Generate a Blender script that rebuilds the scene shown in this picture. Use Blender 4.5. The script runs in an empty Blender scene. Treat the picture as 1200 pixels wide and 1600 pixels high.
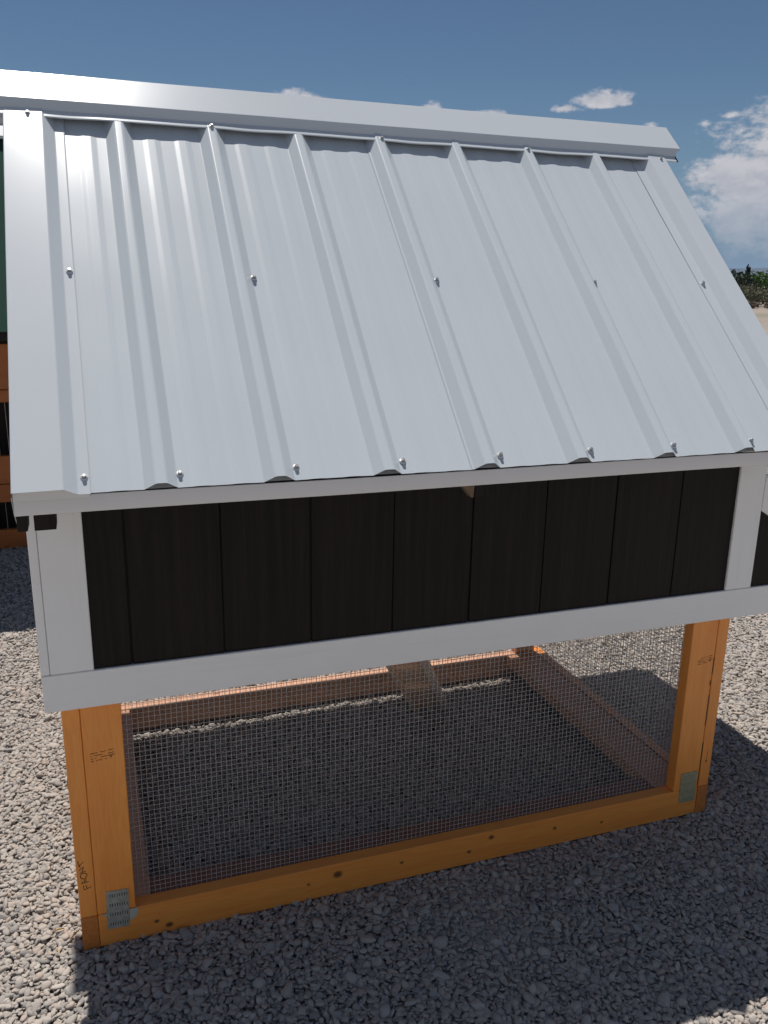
import bpy, bmesh, math, random
import numpy as np
from mathutils import Vector, Matrix
random.seed(7); rng = np.random.default_rng(7)
sc = bpy.context.scene; COL = sc.collection
rad = math.radians

# ------------------------------------------------------------------ camera, sky, sun, exposure
CAM = (0.10965886, -1.82146927, 1.58022576)
cam = bpy.data.cameras.new('camera'); co = bpy.data.objects.new('camera', cam); COL.objects.link(co)
co.location = CAM; co.rotation_euler = (1.29937334, -0.01644686, -0.33420084)
cam.sensor_fit = 'VERTICAL'; cam.sensor_height = 36; cam.lens = 1319.598*36/1600
cam.clip_start = 0.05; cam.clip_end = 20000
sc.camera = co
SUN_D = Vector((-0.03, 0.35, 1.0)).normalized()
SUN_EL = math.asin(SUN_D.z); SUN_AZ = math.atan2(SUN_D.x, SUN_D.y)
sun = bpy.data.lights.new('sun', 'SUN'); sun.energy = 4.6; sun.angle = rad(0.53); sun.color = (1, .955, .90)
so = bpy.data.objects.new('sun', sun); COL.objects.link(so); so.rotation_euler = SUN_D.to_track_quat('Z', 'Y').to_euler()
sc.view_settings.view_transform = 'Standard'; sc.view_settings.look = 'None'
sc.view_settings.exposure = 0.0; sc.view_settings.gamma = 1; sc.view_settings.use_curve_mapping = False
SKY_STRENGTH = 0.050

class NT:
    """small node-graph helper"""
    def __init__(s, nt): s.nt = nt; nt.nodes.clear()
    def n(s, typ, **kw):
        nd = s.nt.nodes.new(typ)
        for k, v in kw.items():
            if k.startswith('_'): setattr(nd, k[1:], v)
            else: s.put(nd, k, v)
        return nd
    def put(s, nd, key, v):
        sk = nd.inputs[int(key[1:])] if (key[0] == 'i' and key[1:].isdigit()) else nd.inputs[key.replace('_', ' ')]
        if isinstance(v, bpy.types.NodeSocket): s.nt.links.new(v, sk)
        elif isinstance(v, bpy.types.Node): s.nt.links.new(v.outputs[0], sk)
        else: sk.default_value = v
    def m(s, op, a, b=0.0, c=0.0, clamp=False):
        nd = s.nt.nodes.new('ShaderNodeMath'); nd.operation = op; nd.use_clamp = clamp
        for i, v in enumerate((a, b, c)): s.put(nd, 'i%d' % i, v)
        return nd.outputs[0]
    def mr(s, v, a, b, c, d, smooth=False):
        nd = s.nt.nodes.new('ShaderNodeMapRange'); nd.clamp = True
        if smooth: nd.interpolation_type = 'SMOOTHSTEP'
        for i, x in enumerate((v, a, b, c, d)): s.put(nd, 'i%d' % i, x)
        return nd.outputs[0]
    def mix(s, f, a, b, mode='MIX'):
        nd = s.nt.nodes.new('ShaderNodeMix'); nd.data_type = 'RGBA'; nd.blend_type = mode
        s.put(nd, 'i0', f); s.put(nd, 'i6', a); s.put(nd, 'i7', b)
        return nd.outputs[2]
    def ramp(s, f, stops, interp='LINEAR'):
        nd = s.nt.nodes.new('ShaderNodeValToRGB'); cr = nd.color_ramp; cr.interpolation = interp
        while len(cr.elements) < len(stops): cr.elements.new(0.5)
        for e, (p, c) in zip(cr.elements, stops): e.position = p; e.color = (*c, 1)
        s.put(nd, 'i0', f); return nd.outputs[0]
    def noise(s, vec, scale, detail=3, rough=.5, dist=0):
        return s.n('ShaderNodeTexNoise', Vector=vec, Scale=scale, Detail=detail, Roughness=rough, Distortion=dist).outputs[0]
    def vmap(s, vec, scale=(1, 1, 1), loc=(0, 0, 0), rot=(0, 0, 0)):
        return s.n('ShaderNodeMapping', Vector=vec, Location=loc, Rotation=rot, Scale=scale).outputs[0]

# world: Nishita sky with cumulus clouds laid out by direction
w = bpy.data.worlds.new('World'); sc.world = w; w.use_nodes = True
g = NT(w.node_tree)
sky = g.n('ShaderNodeTexSky', _sky_type='NISHITA', _sun_disc=False, _sun_elevation=SUN_EL, _sun_rotation=SUN_AZ,
          _altitude=1500, _air_density=1.0, _dust_density=0.35, _ozone_density=1.6)
tc = g.n('ShaderNodeTexCoord'); sep = g.n('ShaderNodeSeparateXYZ', Vector=tc.outputs['Generated'])
X_, Y_, Z_ = sep.outputs
az = g.m('MULTIPLY', g.m('ARCTAN2', X_, Y_), 180/math.pi)
el = g.m('MULTIPLY', g.m('ARCSINE', Z_), 180/math.pi)
comb = g.n('ShaderNodeCombineXYZ', X=az, Y=g.m('MULTIPLY', el, 1.6), Z=0.0)
n1 = g.noise(comb, .55, 9, .58, .25)
comb2 = g.n('ShaderNodeCombineXYZ', X=g.m('ADD', az, .35), Y=g.m('MULTIPLY', g.m('ADD', el, .55), 1.6), Z=0.0)
n2 = g.noise(comb2, .55, 9, .58, .25)
def blob(a0, e0, ra, re, flat=1.0, peak=1.0):
    de = g.m('SUBTRACT', el, e0)
    up = g.m('DIVIDE', g.m('MAXIMUM', de, 0.0), re); dn = g.m('DIVIDE', g.m('MINIMUM', de, 0.0), re*flat)
    da = g.m('DIVIDE', g.m('SUBTRACT', az, a0), ra)
    r2 = g.m('ADD', g.m('MULTIPLY', da, da), g.m('ADD', g.m('MULTIPLY', up, up), g.m('MULTIPLY', dn, dn)))
    return g.m('SUBTRACT', peak, g.m('MULTIPLY', g.m('SQRT', r2), peak))
BL = [(32.35, 10.25, 2.1, .85, .45), (30.1, 9.95, 1.3, .30, 1, .6), (13.6, 10.15, 2.2, .8, .6), (22.0, 9.8, 1.0, .7, .6), (25.3, 9.5, 1.9, .55, .6), (5.0, 9.9, .8, .5, 1),
      (46.0, 5.8, 8.6, 5.9, .9, 1.2), (41.6, 5.4, 4.8, 3.3, .8, 1.05), (44, 3.9, 8, 3.2, 1, 1.0), (39.7, 9.35, .8, .32, 1, .5), (38.3, 9.0, .5, .25, 1, .42), (35.2, 8.9, .5, .25, 1, .4), (55, 7, 9, 4, .5), (47.5, 4.5, 8, 2.2, .6),
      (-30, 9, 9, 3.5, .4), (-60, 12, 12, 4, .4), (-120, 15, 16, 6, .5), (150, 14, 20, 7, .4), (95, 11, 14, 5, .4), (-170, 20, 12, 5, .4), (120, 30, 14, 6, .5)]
fld = None
for b in BL:
    v = blob(*b); fld = v if fld is None else g.m('MAXIMUM', fld, v)
# scattered cumulus added outside the view, to raise and whiten the fill light
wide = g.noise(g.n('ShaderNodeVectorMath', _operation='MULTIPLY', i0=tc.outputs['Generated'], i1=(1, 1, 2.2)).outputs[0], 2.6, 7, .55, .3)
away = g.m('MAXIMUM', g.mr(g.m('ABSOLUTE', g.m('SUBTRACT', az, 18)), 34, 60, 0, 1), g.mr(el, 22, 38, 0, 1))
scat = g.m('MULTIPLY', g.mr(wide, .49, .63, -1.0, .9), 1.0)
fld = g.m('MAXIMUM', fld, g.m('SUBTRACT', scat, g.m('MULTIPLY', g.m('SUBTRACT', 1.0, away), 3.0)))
dens = g.m('ADD', fld, g.m('MULTIPLY', g.m('SUBTRACT', n1, .5), 1.35))
fine = g.noise(comb, 2.6, 6, .6)
dens = g.m('ADD', dens, g.m('MULTIPLY', g.m('SUBTRACT', fine, .5), .6))
cm = g.mr(dens, .06, .52, 0, .93, True)
relief = g.mr(g.m('ADD', g.m('SUBTRACT', n1, n2), g.m('MULTIPLY', g.m('SUBTRACT', n1, .5), -.35)), -.10, .09, 0, 1)
thick = g.mr(dens, .3, 1.3, 0, 1)
cshade = g.m('MULTIPLY', g.mr(relief, 0, 1, .62, 1.0), g.mr(thick, 0, 1, 1.0, .86))
ccol = g.mix(cshade, (5.4, 6.0, 7.4, 1), (12.8, 12.4, 12.8, 1))
lowhaze = g.mr(el, 0.0, 9.0, .55, .0, True)
skyc = g.mix(g.mr(el, 0.0, 13.0, .88, .0, True), g.mix(1.0, sky.outputs[0], (.84, 1.0, 1.07, 1), 'MULTIPLY'), (3.2, 5.2, 7.2, 1))
ccol2 = g.mix(g.mr(el, .5, 5.5, .85, 0), ccol, skyc)
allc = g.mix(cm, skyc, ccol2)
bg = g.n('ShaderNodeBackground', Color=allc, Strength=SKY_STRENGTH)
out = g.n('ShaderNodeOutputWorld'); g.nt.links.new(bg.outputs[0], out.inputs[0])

# ------------------------------------------------------------------ materials
def new_mat(name):
    m = bpy.data.materials.new(name); m.use_nodes = True; return m, NT(m.node_tree)
def finish(G, col, rough=.6, metal=0.0, height=None, hs=.3, hd=.002, spec=.5, coat=0.0, coatr=.2):
    b = G.n('ShaderNodeBsdfPrincipled'); G.put(b, 'Base Color', col); G.put(b, 'Roughness', rough); G.put(b, 'Metallic', metal)
    G.put(b, 'Specular IOR Level', spec); G.put(b, 'Coat Weight', coat); G.put(b, 'Coat Roughness', coatr)
    if height is not None:
        bp = G.n('ShaderNodeBump', Strength=hs, Distance=hd, Height=height); G.put(b, 'Normal', bp)
    o = G.n('ShaderNodeOutputMaterial'); G.nt.links.new(b.outputs[0], o.inputs[0]); return b
def objco(G, rnd=True):
    t = G.n('ShaderNodeTexCoord').outputs['Object']
    if not rnd: return t
    r = G.n('ShaderNodeObjectInfo').outputs['Random']
    return G.n('ShaderNodeVectorMath', _operation='ADD', i0=t, i1=G.n('ShaderNodeCombineXYZ', X=G.m('MULTIPLY', r, 17.0), Y=G.m('MULTIPLY', r, 31.0), Z=G.m('MULTIPLY', r, 23.0))).outputs[0]

def wood(name, axis, c_light, c_dark, c_knot, rough=.5, contrast=1.0, coat=.15, knots=None):
    m, G = new_mat(name); v = objco(G)
    st = {'x': (1.2, 22, 22), 'y': (22, 1.2, 22), 'z': (22, 22, 1.2)}[axis]
    sv = G.vmap(v, st)
    base = G.noise(sv, 1.0, 4, .6, .6)
    warp = G.noise(v, 3.5, 2, .5)
    gr = G.noise(G.vmap(v, tuple(s*6 for s in st)), 1.0, 3, .6, .2)
    rings = G.m('SINE', G.m('MULTIPLY', G.m('ADD', G.m('MULTIPLY', base, 2.4), warp), 26.0))
    f = G.m('ADD', G.m('MULTIPLY', rings, .10*contrast), G.m('ADD', G.m('MULTIPLY', base, .75), G.m('MULTIPLY', gr, .35)))
    f = G.mr(f, .25, .95, 0, 1)
    col = G.mix(f, c_dark, c_light)
    blot = G.mr(G.noise(v, 9, 3, .55), .35, .75, 0, 1)
    col = G.mix(G.m('MULTIPLY', blot, .30), col, c_dark)
    # sparse small knots
    ks = {'x': (9, 20, 20), 'y': (20, 9, 20), 'z': (20, 20, 9)}[axis]
    vo = G.n('ShaderNodeTexVoronoi', Vector=G.vmap(v, ks), Scale=.55, Randomness=1.0)
    kd = G.mr(vo.outputs['Distance'], .035, .10, 1, 0, True)
    sel = G.m('GREATER_THAN', G.n('ShaderNodeSeparateColor', Color=vo.outputs['Color']).outputs[0], .55)
    kmask = G.m('MULTIPLY', G.m('MULTIPLY', kd, sel), .0 if knots else .8)
    col = G.mix(kmask, col, c_knot)
    if knots:     # knots at the places they have on this board (object x, z, size)
        t = G.n('ShaderNodeSeparateXYZ', Vector=G.n('ShaderNodeTexCoord').outputs['Object'])
        acc = None
        for kx, kz, kr in knots:
            dx = G.m('DIVIDE', G.m('SUBTRACT', t.outputs[0], kx), kr*1.25); dz = G.m('DIVIDE', G.m('SUBTRACT', t.outputs[2], kz), kr)
            d = G.m('SQRT', G.m('ADD', G.m('MULTIPLY', dx, dx), G.m('MULTIPLY', dz, dz)))
            k = G.mr(G.m('ADD', d, G.m('MULTIPLY', gr, .35)), .55, 1.35, 1, 0, True)
            acc = k if acc is None else G.m('MAXIMUM', acc, k)
        col = G.mix(G.m('MULTIPLY', acc, .9), col, c_knot)
    finish(G, col, G.mr(gr, .2, .8, rough-.08, rough+.12), 0, G.m('ADD', gr, G.m('MULTIPLY', base, .6)), .35, .0012, coat=coat, coatr=.35)
    return m
STAIN = dict(c_light=(1.0, .405, .078, 1), c_dark=(.84, .265, .040, 1), c_knot=(.10, .032, .010, 1))
M = {}
for a in 'xyz': M['stain_'+a] = wood('cedar_stain_'+a, a, **STAIN)
M['rail_front'] = wood('cedar_stain_rail', 'x', knots=[(.6396-.913, .059-.0445, .012), (1.0882-.913, .0708-.0445, .0085), (.174-.913, .038-.0445, .006), (.2039-.913, .0203-.0445, .009),
     (1.0208-.913, .0384-.0445, .006), (1.2919-.913, .0546-.0445, .006), (.82-.913, .052-.0445, .005), (1.45-.913, .04-.0445, .005), (.56-.913, .047-.0445, .0045)], **STAIN)
for a in 'xz': M['deep_'+a] = wood('deep_orange_stain_'+a, a, (.50, .155, .026, 1), (.36, .095, .016, 1), (.08, .03, .01, 1))
M['endgrain'] = wood('end_grain', 'y', (.66, .235, .045, 1), (.50, .155, .03, 1), (.12, .04, .012, 1), contrast=2)
M['raw'] = wood('raw_pine', 'y', (.75, .52, .33, 1), (.55, .37, .22, 1), (.2, .1, .05, 1), coat=0)
M['ramp'] = wood('ramp_pine', 'y', (.98, .66, .43, 1), (.80, .48, .30, 1), (.35, .18, .09, 1), coat=0)
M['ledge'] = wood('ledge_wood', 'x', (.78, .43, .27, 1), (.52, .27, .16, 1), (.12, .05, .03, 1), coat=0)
M['ledge_dark'] = wood('dark_ledge_wood', 'x', (.34, .15, .09, 1), (.22, .09, .055, 1), (.12, .05, .03, 1), coat=0)  # darker brown version of the ledge wood, for the front board
def white_trim(name, axis):
    m, G = new_mat(name); v = objco(G)
    st = {'x': (1.5, 60, 60), 'z': (60, 60, 1.5)}[axis]
    gr = G.noise(G.vmap(v, st), 1.0, 4, .6, .3)
    fine = G.noise(G.vmap(v, tuple(s*3 for s in st)), 1.0, 2, .5)
    dirt = G.mr(G.noise(v, 5, 5, .6), .4, .8, 0, .25)
    col = G.mix(dirt, (.87, .84, .80, 1), (.77, .74, .70, 1))
    col = G.mix(G.mr(gr, .55, .75, 0, .13), col, (.50, .47, .42, 1))
    sp = G.mr(G.noise(v, 180, 1, .5), .76, .80, 0, .35); col = G.mix(sp, col, (.35, .3, .26, 1))
    finish(G, col, .48, 0, G.m('ADD', gr, G.m('MULTIPLY', fine, .5)), .35, .0009); return m
M['white_x'] = white_trim('white_painted_board_x', 'x'); M['white_z'] = white_trim('white_painted_board_z', 'z')
def dark_siding():
    m, G = new_mat('dark_brown_stained_siding'); v = objco(G)
    gr = G.noise(G.vmap(v, (70, 70, 2)), 1.0, 5, .65, .5); g2 = G.noise(G.vmap(v, (260, 260, 9)), 1.0, 3, .6)
    col = G.mix(G.mr(gr, .3, .7, 0, 1), (.0055, .0034, .0024, 1), (.0170, .0112, .0080, 1))
    scr = G.mr(G.noise(G.vmap(v, (120, 120, 3)), 1.0, 6, .7, 1.5), .715, .76, 0, .5)
    col = G.mix(scr, col, (.10, .085, .06, 1))
    finish(G, col, .6, 0, G.m('ADD', gr, G.m('MULTIPLY', g2, .7)), .7, .0016, spec=.2); return m
M['dark'] = dark_siding()
def painted_steel(name, c, rough=.30, dust=.25):
    m, G = new_mat(name); v = objco(G)
    big = G.noise(v, 2.2, 3, .5); fl = G.noise(v, 14, 4, .6)
    d = G.mr(G.noise(G.vmap(v, (11, 1.2, 1.2)), 1, 3, .5), .35, .85, 0, dust)
    col = G.mix(d, c, tuple(x*.80 for x in c[:3])+(1,))
    spots = G.mr(G.noise(v, 95, 2, .5), .785, .80, 0, .15); col = G.mix(spots, col, (.42, .38, .32, 1))
    finish(G, col, G.mr(big, .3, .75, rough-.01, rough+.02), 0, G.m('ADD', big, G.m('MULTIPLY', fl, .02)), .02, .003, spec=.34, coat=.0); return m
M['steel'] = painted_steel('white_painted_steel', (.545, .585, .615, 1), .215, .08)
M['steel_trim'] = painted_steel('white_painted_steel_trim', (.555, .59, .62, 1), .21, .05)
M['fascia'] = painted_steel('white_fascia_steel', (.74, .70, .665, 1), .5, .10)
m_, G_ = new_mat('green_painted_steel'); finish(G_, G_.mix(G_.noise(objco(G_), 3, 4, .6), (.018, .048, .036, 1), (.030, .068, .052, 1)), .85, spec=.05); M['green'] = m_
def simple(name, c, rough=.5, metal=0.0, var=.15, scale=40):
    m, G = new_mat(name); v = objco(G); nz = G.noise(v, scale, 4, .6)
    col = G.mix(G.mr(nz, .3, .7, 0, 1), c, tuple(x*(1-var) for x in c[:3])+(1,))
    finish(G, col, rough, metal, nz, .2, .0008); return m
M['zinc'] = simple('galvanised_plate', (.58, .58, .50, 1), .38, .45, .35, 90)
M['zinc2'] = simple('painted_over_plate', (.46, .43, .27, 1), .5, .3, .3, 90)
M['wire'] = simple('galvanised_wire', (.50, .47, .44, 1), .5, .25, .2, 30)
M['screw'] = simple('screw_head', (.50, .50, .50, 1), .35, .6, .3, 200)
M['washer'] = simple('washer', (.62, .64, .66, 1), .4, .2, .2, 200)
M['black'] = simple('black_metal', (.015, .015, .016, 1), .4, .3)
M['ink'] = simple('ink', (.035, .018, .010, 1), .7, 0, .3)
M['ply'] = simple('plywood_underside', (.22, .14, .08, 1), .7, 0, .4, 12)
M['grey_strip'] = simple('weathered_grey_strip', (.86, .66, .54, 1), .6, 0, .2)
M['tape'] = simple('pale_tab', (.52, .50, .42, 1), .5, 0, .2)
M['gap'] = simple('dark_gap', (.012, .010, .009, 1), .8, 0, .2)
M['felt'] = simple('grey_underlay', (.55, .53, .52, 1), .8, 0, .2)

# ------------------------------------------------------------------ helpers
ROOT = {}
def weighted(o):
    m = o.modifiers.new('weighted', 'WEIGHTED_NORMAL'); m.weight = 100; m.keep_sharp = False; m.mode = 'FACE_AREA'
def mesh_obj(name, verts, faces, mat, parent=None, origin=None, smooth=False, kind=None):
    """verts in world space; origin = object's own origin in world space"""
    verts = np.asarray(verts, float)
    if origin is None: origin = (verts.min(0)+verts.max(0))/2
    origin = Vector(origin)
    me = bpy.data.meshes.new(name); me.from_pydata((verts-np.array(origin)).tolist(), [], [list(f) for f in faces]); me.update()
    if smooth: me.shade_smooth()
    me.materials.append(mat)
    o = bpy.data.objects.new(name, me); COL.objects.link(o); attach(o, parent, origin)
    if kind: o['kind'] = kind
    return o
WLOC = {}
def attach(o, parent, wloc):
    wloc = Vector(wloc)
    if parent is not None:
        o.parent = parent; o.location = wloc-WLOC[parent.name]
    else: o.location = wloc
    WLOC[o.name] = wloc
def thing(name, label, cat, loc, group=None):
    o = bpy.data.objects.new(name, None); COL.objects.link(o); o.location = loc; WLOC[o.name] = Vector(loc); o.empty_display_size = .1
    tag(o, label, cat, group); return o
def tag(o, label, cat, group=None):
    o['label'] = label; o['category'] = cat
    if group: o['group'] = group
def bevel_mesh(me, w, seg=1):
    bm = bmesh.new(); bm.from_mesh(me); bmesh.ops.bevel(bm, geom=bm.edges[:], offset=w, segments=seg, affect='EDGES', profile=.6); bm.to_mesh(me); bm.free()
BOXF = [(0, 3, 2, 1), (4, 5, 6, 7), (0, 1, 5, 4), (1, 2, 6, 5), (2, 3, 7, 6), (3, 0, 4, 7)]
def box(name, x0, x1, y0, y1, z0, z1, mat, parent=None, bev=.0018, kind=None):
    v = [(x0, y0, z0), (x1, y0, z0), (x1, y1, z0), (x0, y1, z0), (x0, y0, z1), (x1, y0, z1), (x1, y1, z1), (x0, y1, z1)]
    o = mesh_obj(name, v, BOXF, mat, parent, kind=kind)
    if bev: bevel_mesh(o.data, bev)
    return o
def prism(name, poly, axis, a0, a1, mat, parent=None, bev=.0015):
    """poly: (p,q) pairs in the plane normal to axis; extruded a0..a1"""
    def mk(a, p, q): return (a, p, q) if axis == 'x' else ((p, a, q) if axis == 'y' else (p, q, a))
    n = len(poly); v = [mk(a0, *p) for p in poly]+[mk(a1, *p) for p in poly]
    f = [tuple(range(n)), tuple(range(2*n-1, n-1, -1))]+[(i, i+n, (i+1) % n+n, (i+1) % n) for i in range(n)]
    o = mesh_obj(name, v, f, mat, parent)
    bm = bmesh.new(); bm.from_mesh(o.data); bmesh.ops.recalc_face_normals(bm, faces=bm.faces[:])
    if bev: bmesh.ops.bevel(bm, geom=bm.edges[:], offset=bev, segments=1, affect='EDGES')
    bm.to_mesh(o.data); bm.free(); return o
def fillet(pts, r):
    o = [pts[0]]
    for a, b, c in zip(pts[:-2], pts[1:-1], pts[2:]):
        a, b, c = map(np.array, (a, b, c)); d1 = np.linalg.norm(a-b); d2 = np.linalg.norm(c-b); rr = min(r, d1*.4, d2*.4)
        p1 = b+(a-b)/d1*rr; p2 = b+(c-b)/d2*rr; mid = (p1+p2)/4+b/2
        o += [tuple(p1), tuple(mid), tuple(p2)]
    return o+[pts[-1]]

# ------------------------------------------------------------------ ground
def ground_material():
    m, G = new_mat('gravel_ground'); t = G.n('ShaderNodeTexCoord').outputs['Object']
    vo = G.n('ShaderNodeTexVoronoi', Vector=t, Scale=55.0); vo2 = G.n('ShaderNodeTexVoronoi', Vector=t, Scale=38.0)
    r1 = G.n('ShaderNodeSeparateColor', Color=vo.outputs['Color']).outputs[0]
    c = G.ramp(r1, [(0, (.30, .29, .28)), (.3, (.48, .45, .42)), (.55, (.60, .56, .51)), (.8, (.46, .46, .46)), (1, (.76, .71, .65))])
    c = G.mix(G.mr(vo.outputs['Distance'], .35, .65, 0, .6), c, (.16, .15, .14, 1))
    dist = G.n('ShaderNodeVectorMath', _operation='LENGTH', i0=t).outputs['Value']
    tan = G.mix(G.mr(G.noise(t, .35, 6, .65), .35, .65, 0, 1), (.33, .27, .225, 1), (.27, .23, .19, 1))
    tan = G.mix(G.mr(G.noise(t, .16, 5, .6), .56, .66, 0, .6), tan, (.14, .15, .07, 1))
    c = G.mix(G.mr(dist, 14, 38, 0, 1), c, tan)
    finish(G, c, .85, 0, G.m('SUBTRACT', 1.0, vo.outputs['Distance']), .8, .012, spec=.3); return m
M['ground'] = ground_material()
rings = [0, 3, 8, 20, 60, 200, 900, 6000]; gv = []; gf = []
N = 48
for r in rings[1:]:
    for k in range(N):
        a = 2*math.pi*k/N; gv.append((r*math.cos(a), r*math.sin(a)+1, -.016))
gv.append((0, 1, -.016)); c0 = len(gv)-1
for k in range(N): gf.append((c0, k, (k+1) % N))
for i in range(len(rings)-2):
    for k in range(N): gf.append((i*N+k, (i+1)*N+k, (i+1)*N+(k+1) % N, i*N+(k+1) % N))
gr = mesh_obj('ground', gv, gf, M['ground'], origin=(0, 0, 0)); gr['kind'] = 'structure'

# pebbles: every stone real geometry, instanced on a jittered lattice
def stone_material():
    m, G = new_mat('pebble_stone'); r = G.n('ShaderNodeObjectInfo').outputs['Random']; t = G.n('ShaderNodeTexCoord').outputs['Object']
    c = G.ramp(r, [(0, (.22, .225, .24)), (.07, (.36, .365, .375)), (.2, (.53, .51, .485)), (.34, (.66, .605, .55)), (.5, (.74, .69, .625)), (.62, (.60, .58, .56)), (.72, (.78, .74, .68)),
                   (.82, (.68, .56, .48)), (.88, (.47, .485, .48)), (.93, (.86, .82, .76)), (.97, (.66, .51, .42)), (1, (.90, .86, .80))])
    c = G.mix(1.0, c, (.73, .685, .645, 1), 'MULTIPLY'); c = G.mix(.30, c, (.455, .42, .385, 1)); nz = G.noise(t, 2.2, 5, .6); c = G.mix(G.mr(nz, .3, .75, 0, .3), c, (.42, .375, .33, 1))
    finish(G, c, .78, 0, G.noise(t, 6, 4, .6), .35, .06, spec=.35); return m
M['stone'] = stone_material()
stones = bpy.data.collections.new('pebble_shapes')
for i in range(12):
    bm = bmesh.new(); bmesh.ops.create_icosphere(bm, subdivisions=2, radius=1)
    r = np.random.default_rng(100+i); dirs = r.normal(size=(8, 3)); dirs /= np.linalg.norm(dirs, axis=1)[:, None]; lim = r.uniform(.5, .88, 8)
    sx, sy, sz = r.uniform(.95, 1.35), r.uniform(.65, .98), r.uniform(.40, .70)
    for v in bm.verts:
        p = np.array(v.co)
        for d, l in zip(dirs, lim):       # soft planar facets
            k = p@d
            if k > l: p = p-d*(k-l)*.88
        p *= 1+.05*math.sin(5*p[0]+i)*math.cos(4*p[1]-i)
        v.co = (p[0]*sx, p[1]*sy, p[2]*sz)
    me = bpy.data.meshes.new('pebble'); bm.to_mesh(me); bm.free(); me.shade_smooth(); me.materials.append(M['stone'])
    o = bpy.data.objects.new('pebble', me); stones.objects.link(o)
Rc = np.array(co.rotation_euler.to_matrix()); Cc = np.array(CAM); FPX = 1319.598
def inview(P, mg=170):
    q = (P-Cc)@Rc; d = -q[:, 2]; u = 600+FPX*q[:, 0]/d; v = 800-FPX*q[:, 1]/d
    return (d > .1) & (u > -mg) & (u < 1200+mg) & (v > 430) & (v < 1600+mg*1.6)
def lattice(sp, x0, x1, y0, y1, r0, r1, zlo, zhi, seed):
    r = np.random.default_rng(seed)
    xs = np.arange(x0, x1, sp); ys = np.arange(y0, y1, sp*.87); gx, gy = np.meshgrid(xs, ys); gx = gx+(np.arange(len(ys)) % 2)[:, None]*sp/2
    P = np.stack([gx.ravel(), gy.ravel()], 1)+r.uniform(-.42, .42, (gx.size, 2))*sp
    z = r.uniform(zlo, zhi, len(P))+.004*np.sin(P[:, 0]*3.1+1)*np.cos(P[:, 1]*2.3)+.0035*np.sin(P[:, 0]*8.3)*np.sin(P[:, 1]*7.1)
    P = np.column_stack([P, z]); s = r0+(r1-r0)*r.beta(1.6, 3.0, len(P)); k = inview(P)
    return P[k], s[k]
parts = [lattice(.0098, -1.6, 4.5, -1.3, 2.4, .0045, .0108, -.015, -.006, 1), lattice(.019, -1.6, 4.5, -1.3, 2.4, .0065, .0165, -.012, -.004, 2),
         lattice(.085, -1.6, 4.5, -1.3, 2.4, .012, .023, -.010, -.003, 3),
         lattice(.016, -2.0, 6.2, 2.4, 5.2, .007, .015, -.015, -.005, 4), lattice(.034, -2, 9, 5.2, 9, .014, .026, -.018, -.004, 5)]
P = np.vstack([p[0] for p in parts]); S = np.concatenate([p[1] for p in parts]); n = len(P)
print('pebbles', n)
me = bpy.data.meshes.new('gravel'); me.vertices.add(n); me.vertices.foreach_set('co', P.ravel())
a = me.attributes.new('rot', 'FLOAT_VECTOR', 'POINT'); rot = np.column_stack([rng.normal(0, .38, n), rng.normal(0, .38, n), rng.uniform(0, 6.28, n)]); a.data.foreach_set('vector', rot.ravel())
a = me.attributes.new('scl', 'FLOAT', 'POINT'); a.data.foreach_set('value', S)
a = me.attributes.new('pick', 'INT', 'POINT'); a.data.foreach_set('value', rng.integers(0, 12, n).astype(np.int32))
go = bpy.data.objects.new('gravel', me); COL.objects.link(go); go['kind'] = 'stuff'; tag(go, 'loose rounded grey and tan gravel covering the yard', 'gravel')
ng = bpy.data.node_groups.new('scatter_pebbles', 'GeometryNodeTree')
ng.interface.new_socket('Geometry', in_out='INPUT', socket_type='NodeSocketGeometry'); ng.interface.new_socket('Geometry', in_out='OUTPUT', socket_type='NodeSocketGeometry')
gi = ng.nodes.new('NodeGroupInput'); gout = ng.nodes.new('NodeGroupOutput'); ip = ng.nodes.new('GeometryNodeInstanceOnPoints')
ci = ng.nodes.new('GeometryNodeCollectionInfo'); ci.inputs[0].default_value = stones; ci.inputs['Separate Children'].default_value = True; ci.inputs['Reset Children'].default_value = True
def named(nm, tp):
    nd = ng.nodes.new('GeometryNodeInputNamedAttribute'); nd.data_type = tp; nd.inputs[0].default_value = nm; return nd.outputs[0]
e2r = ng.nodes.new('FunctionNodeEulerToRotation'); L = ng.links.new
L(gi.outputs[0], ip.inputs['Points']); L(ci.outputs[0], ip.inputs['Instance']); ip.inputs['Pick Instance'].default_value = True
L(named('pick', 'INT'), ip.inputs['Instance Index']); L(named('rot', 'FLOAT_VECTOR'), e2r.inputs[0]); L(e2r.outputs[0], ip.inputs['Rotation']); L(named('scl', 'FLOAT'), ip.inputs['Scale'])
L(ip.outputs[0], gout.inputs[0]); md = go.modifiers.new('scatter', 'NODES'); md.node_group = ng

# ------------------------------------------------------------------ the chicken coop
W, D = 1.8255, 1.0612
coop = thing('chicken_coop', 'white and dark brown chicken coop with white ribbed metal roof on an orange stained frame', 'chicken coop', (W/2, D/2, 0))
ZT = .70     # top of the hidden studs
T1 = .0381; T3 = .0889
# run frame: front
box('rail', T1+.0008, W-T1-.0008, 0, T1, -.004, T3-.0006, M['rail_front'], coop)
box('stud', T1+.0008, T1+T3, .0006, T1, T3, ZT, M['stain_z'], coop)
box('stud', W-T1-T3, W-T1-.0014, .0006, T1, T3, ZT, M['stain_z'], coop)
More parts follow.
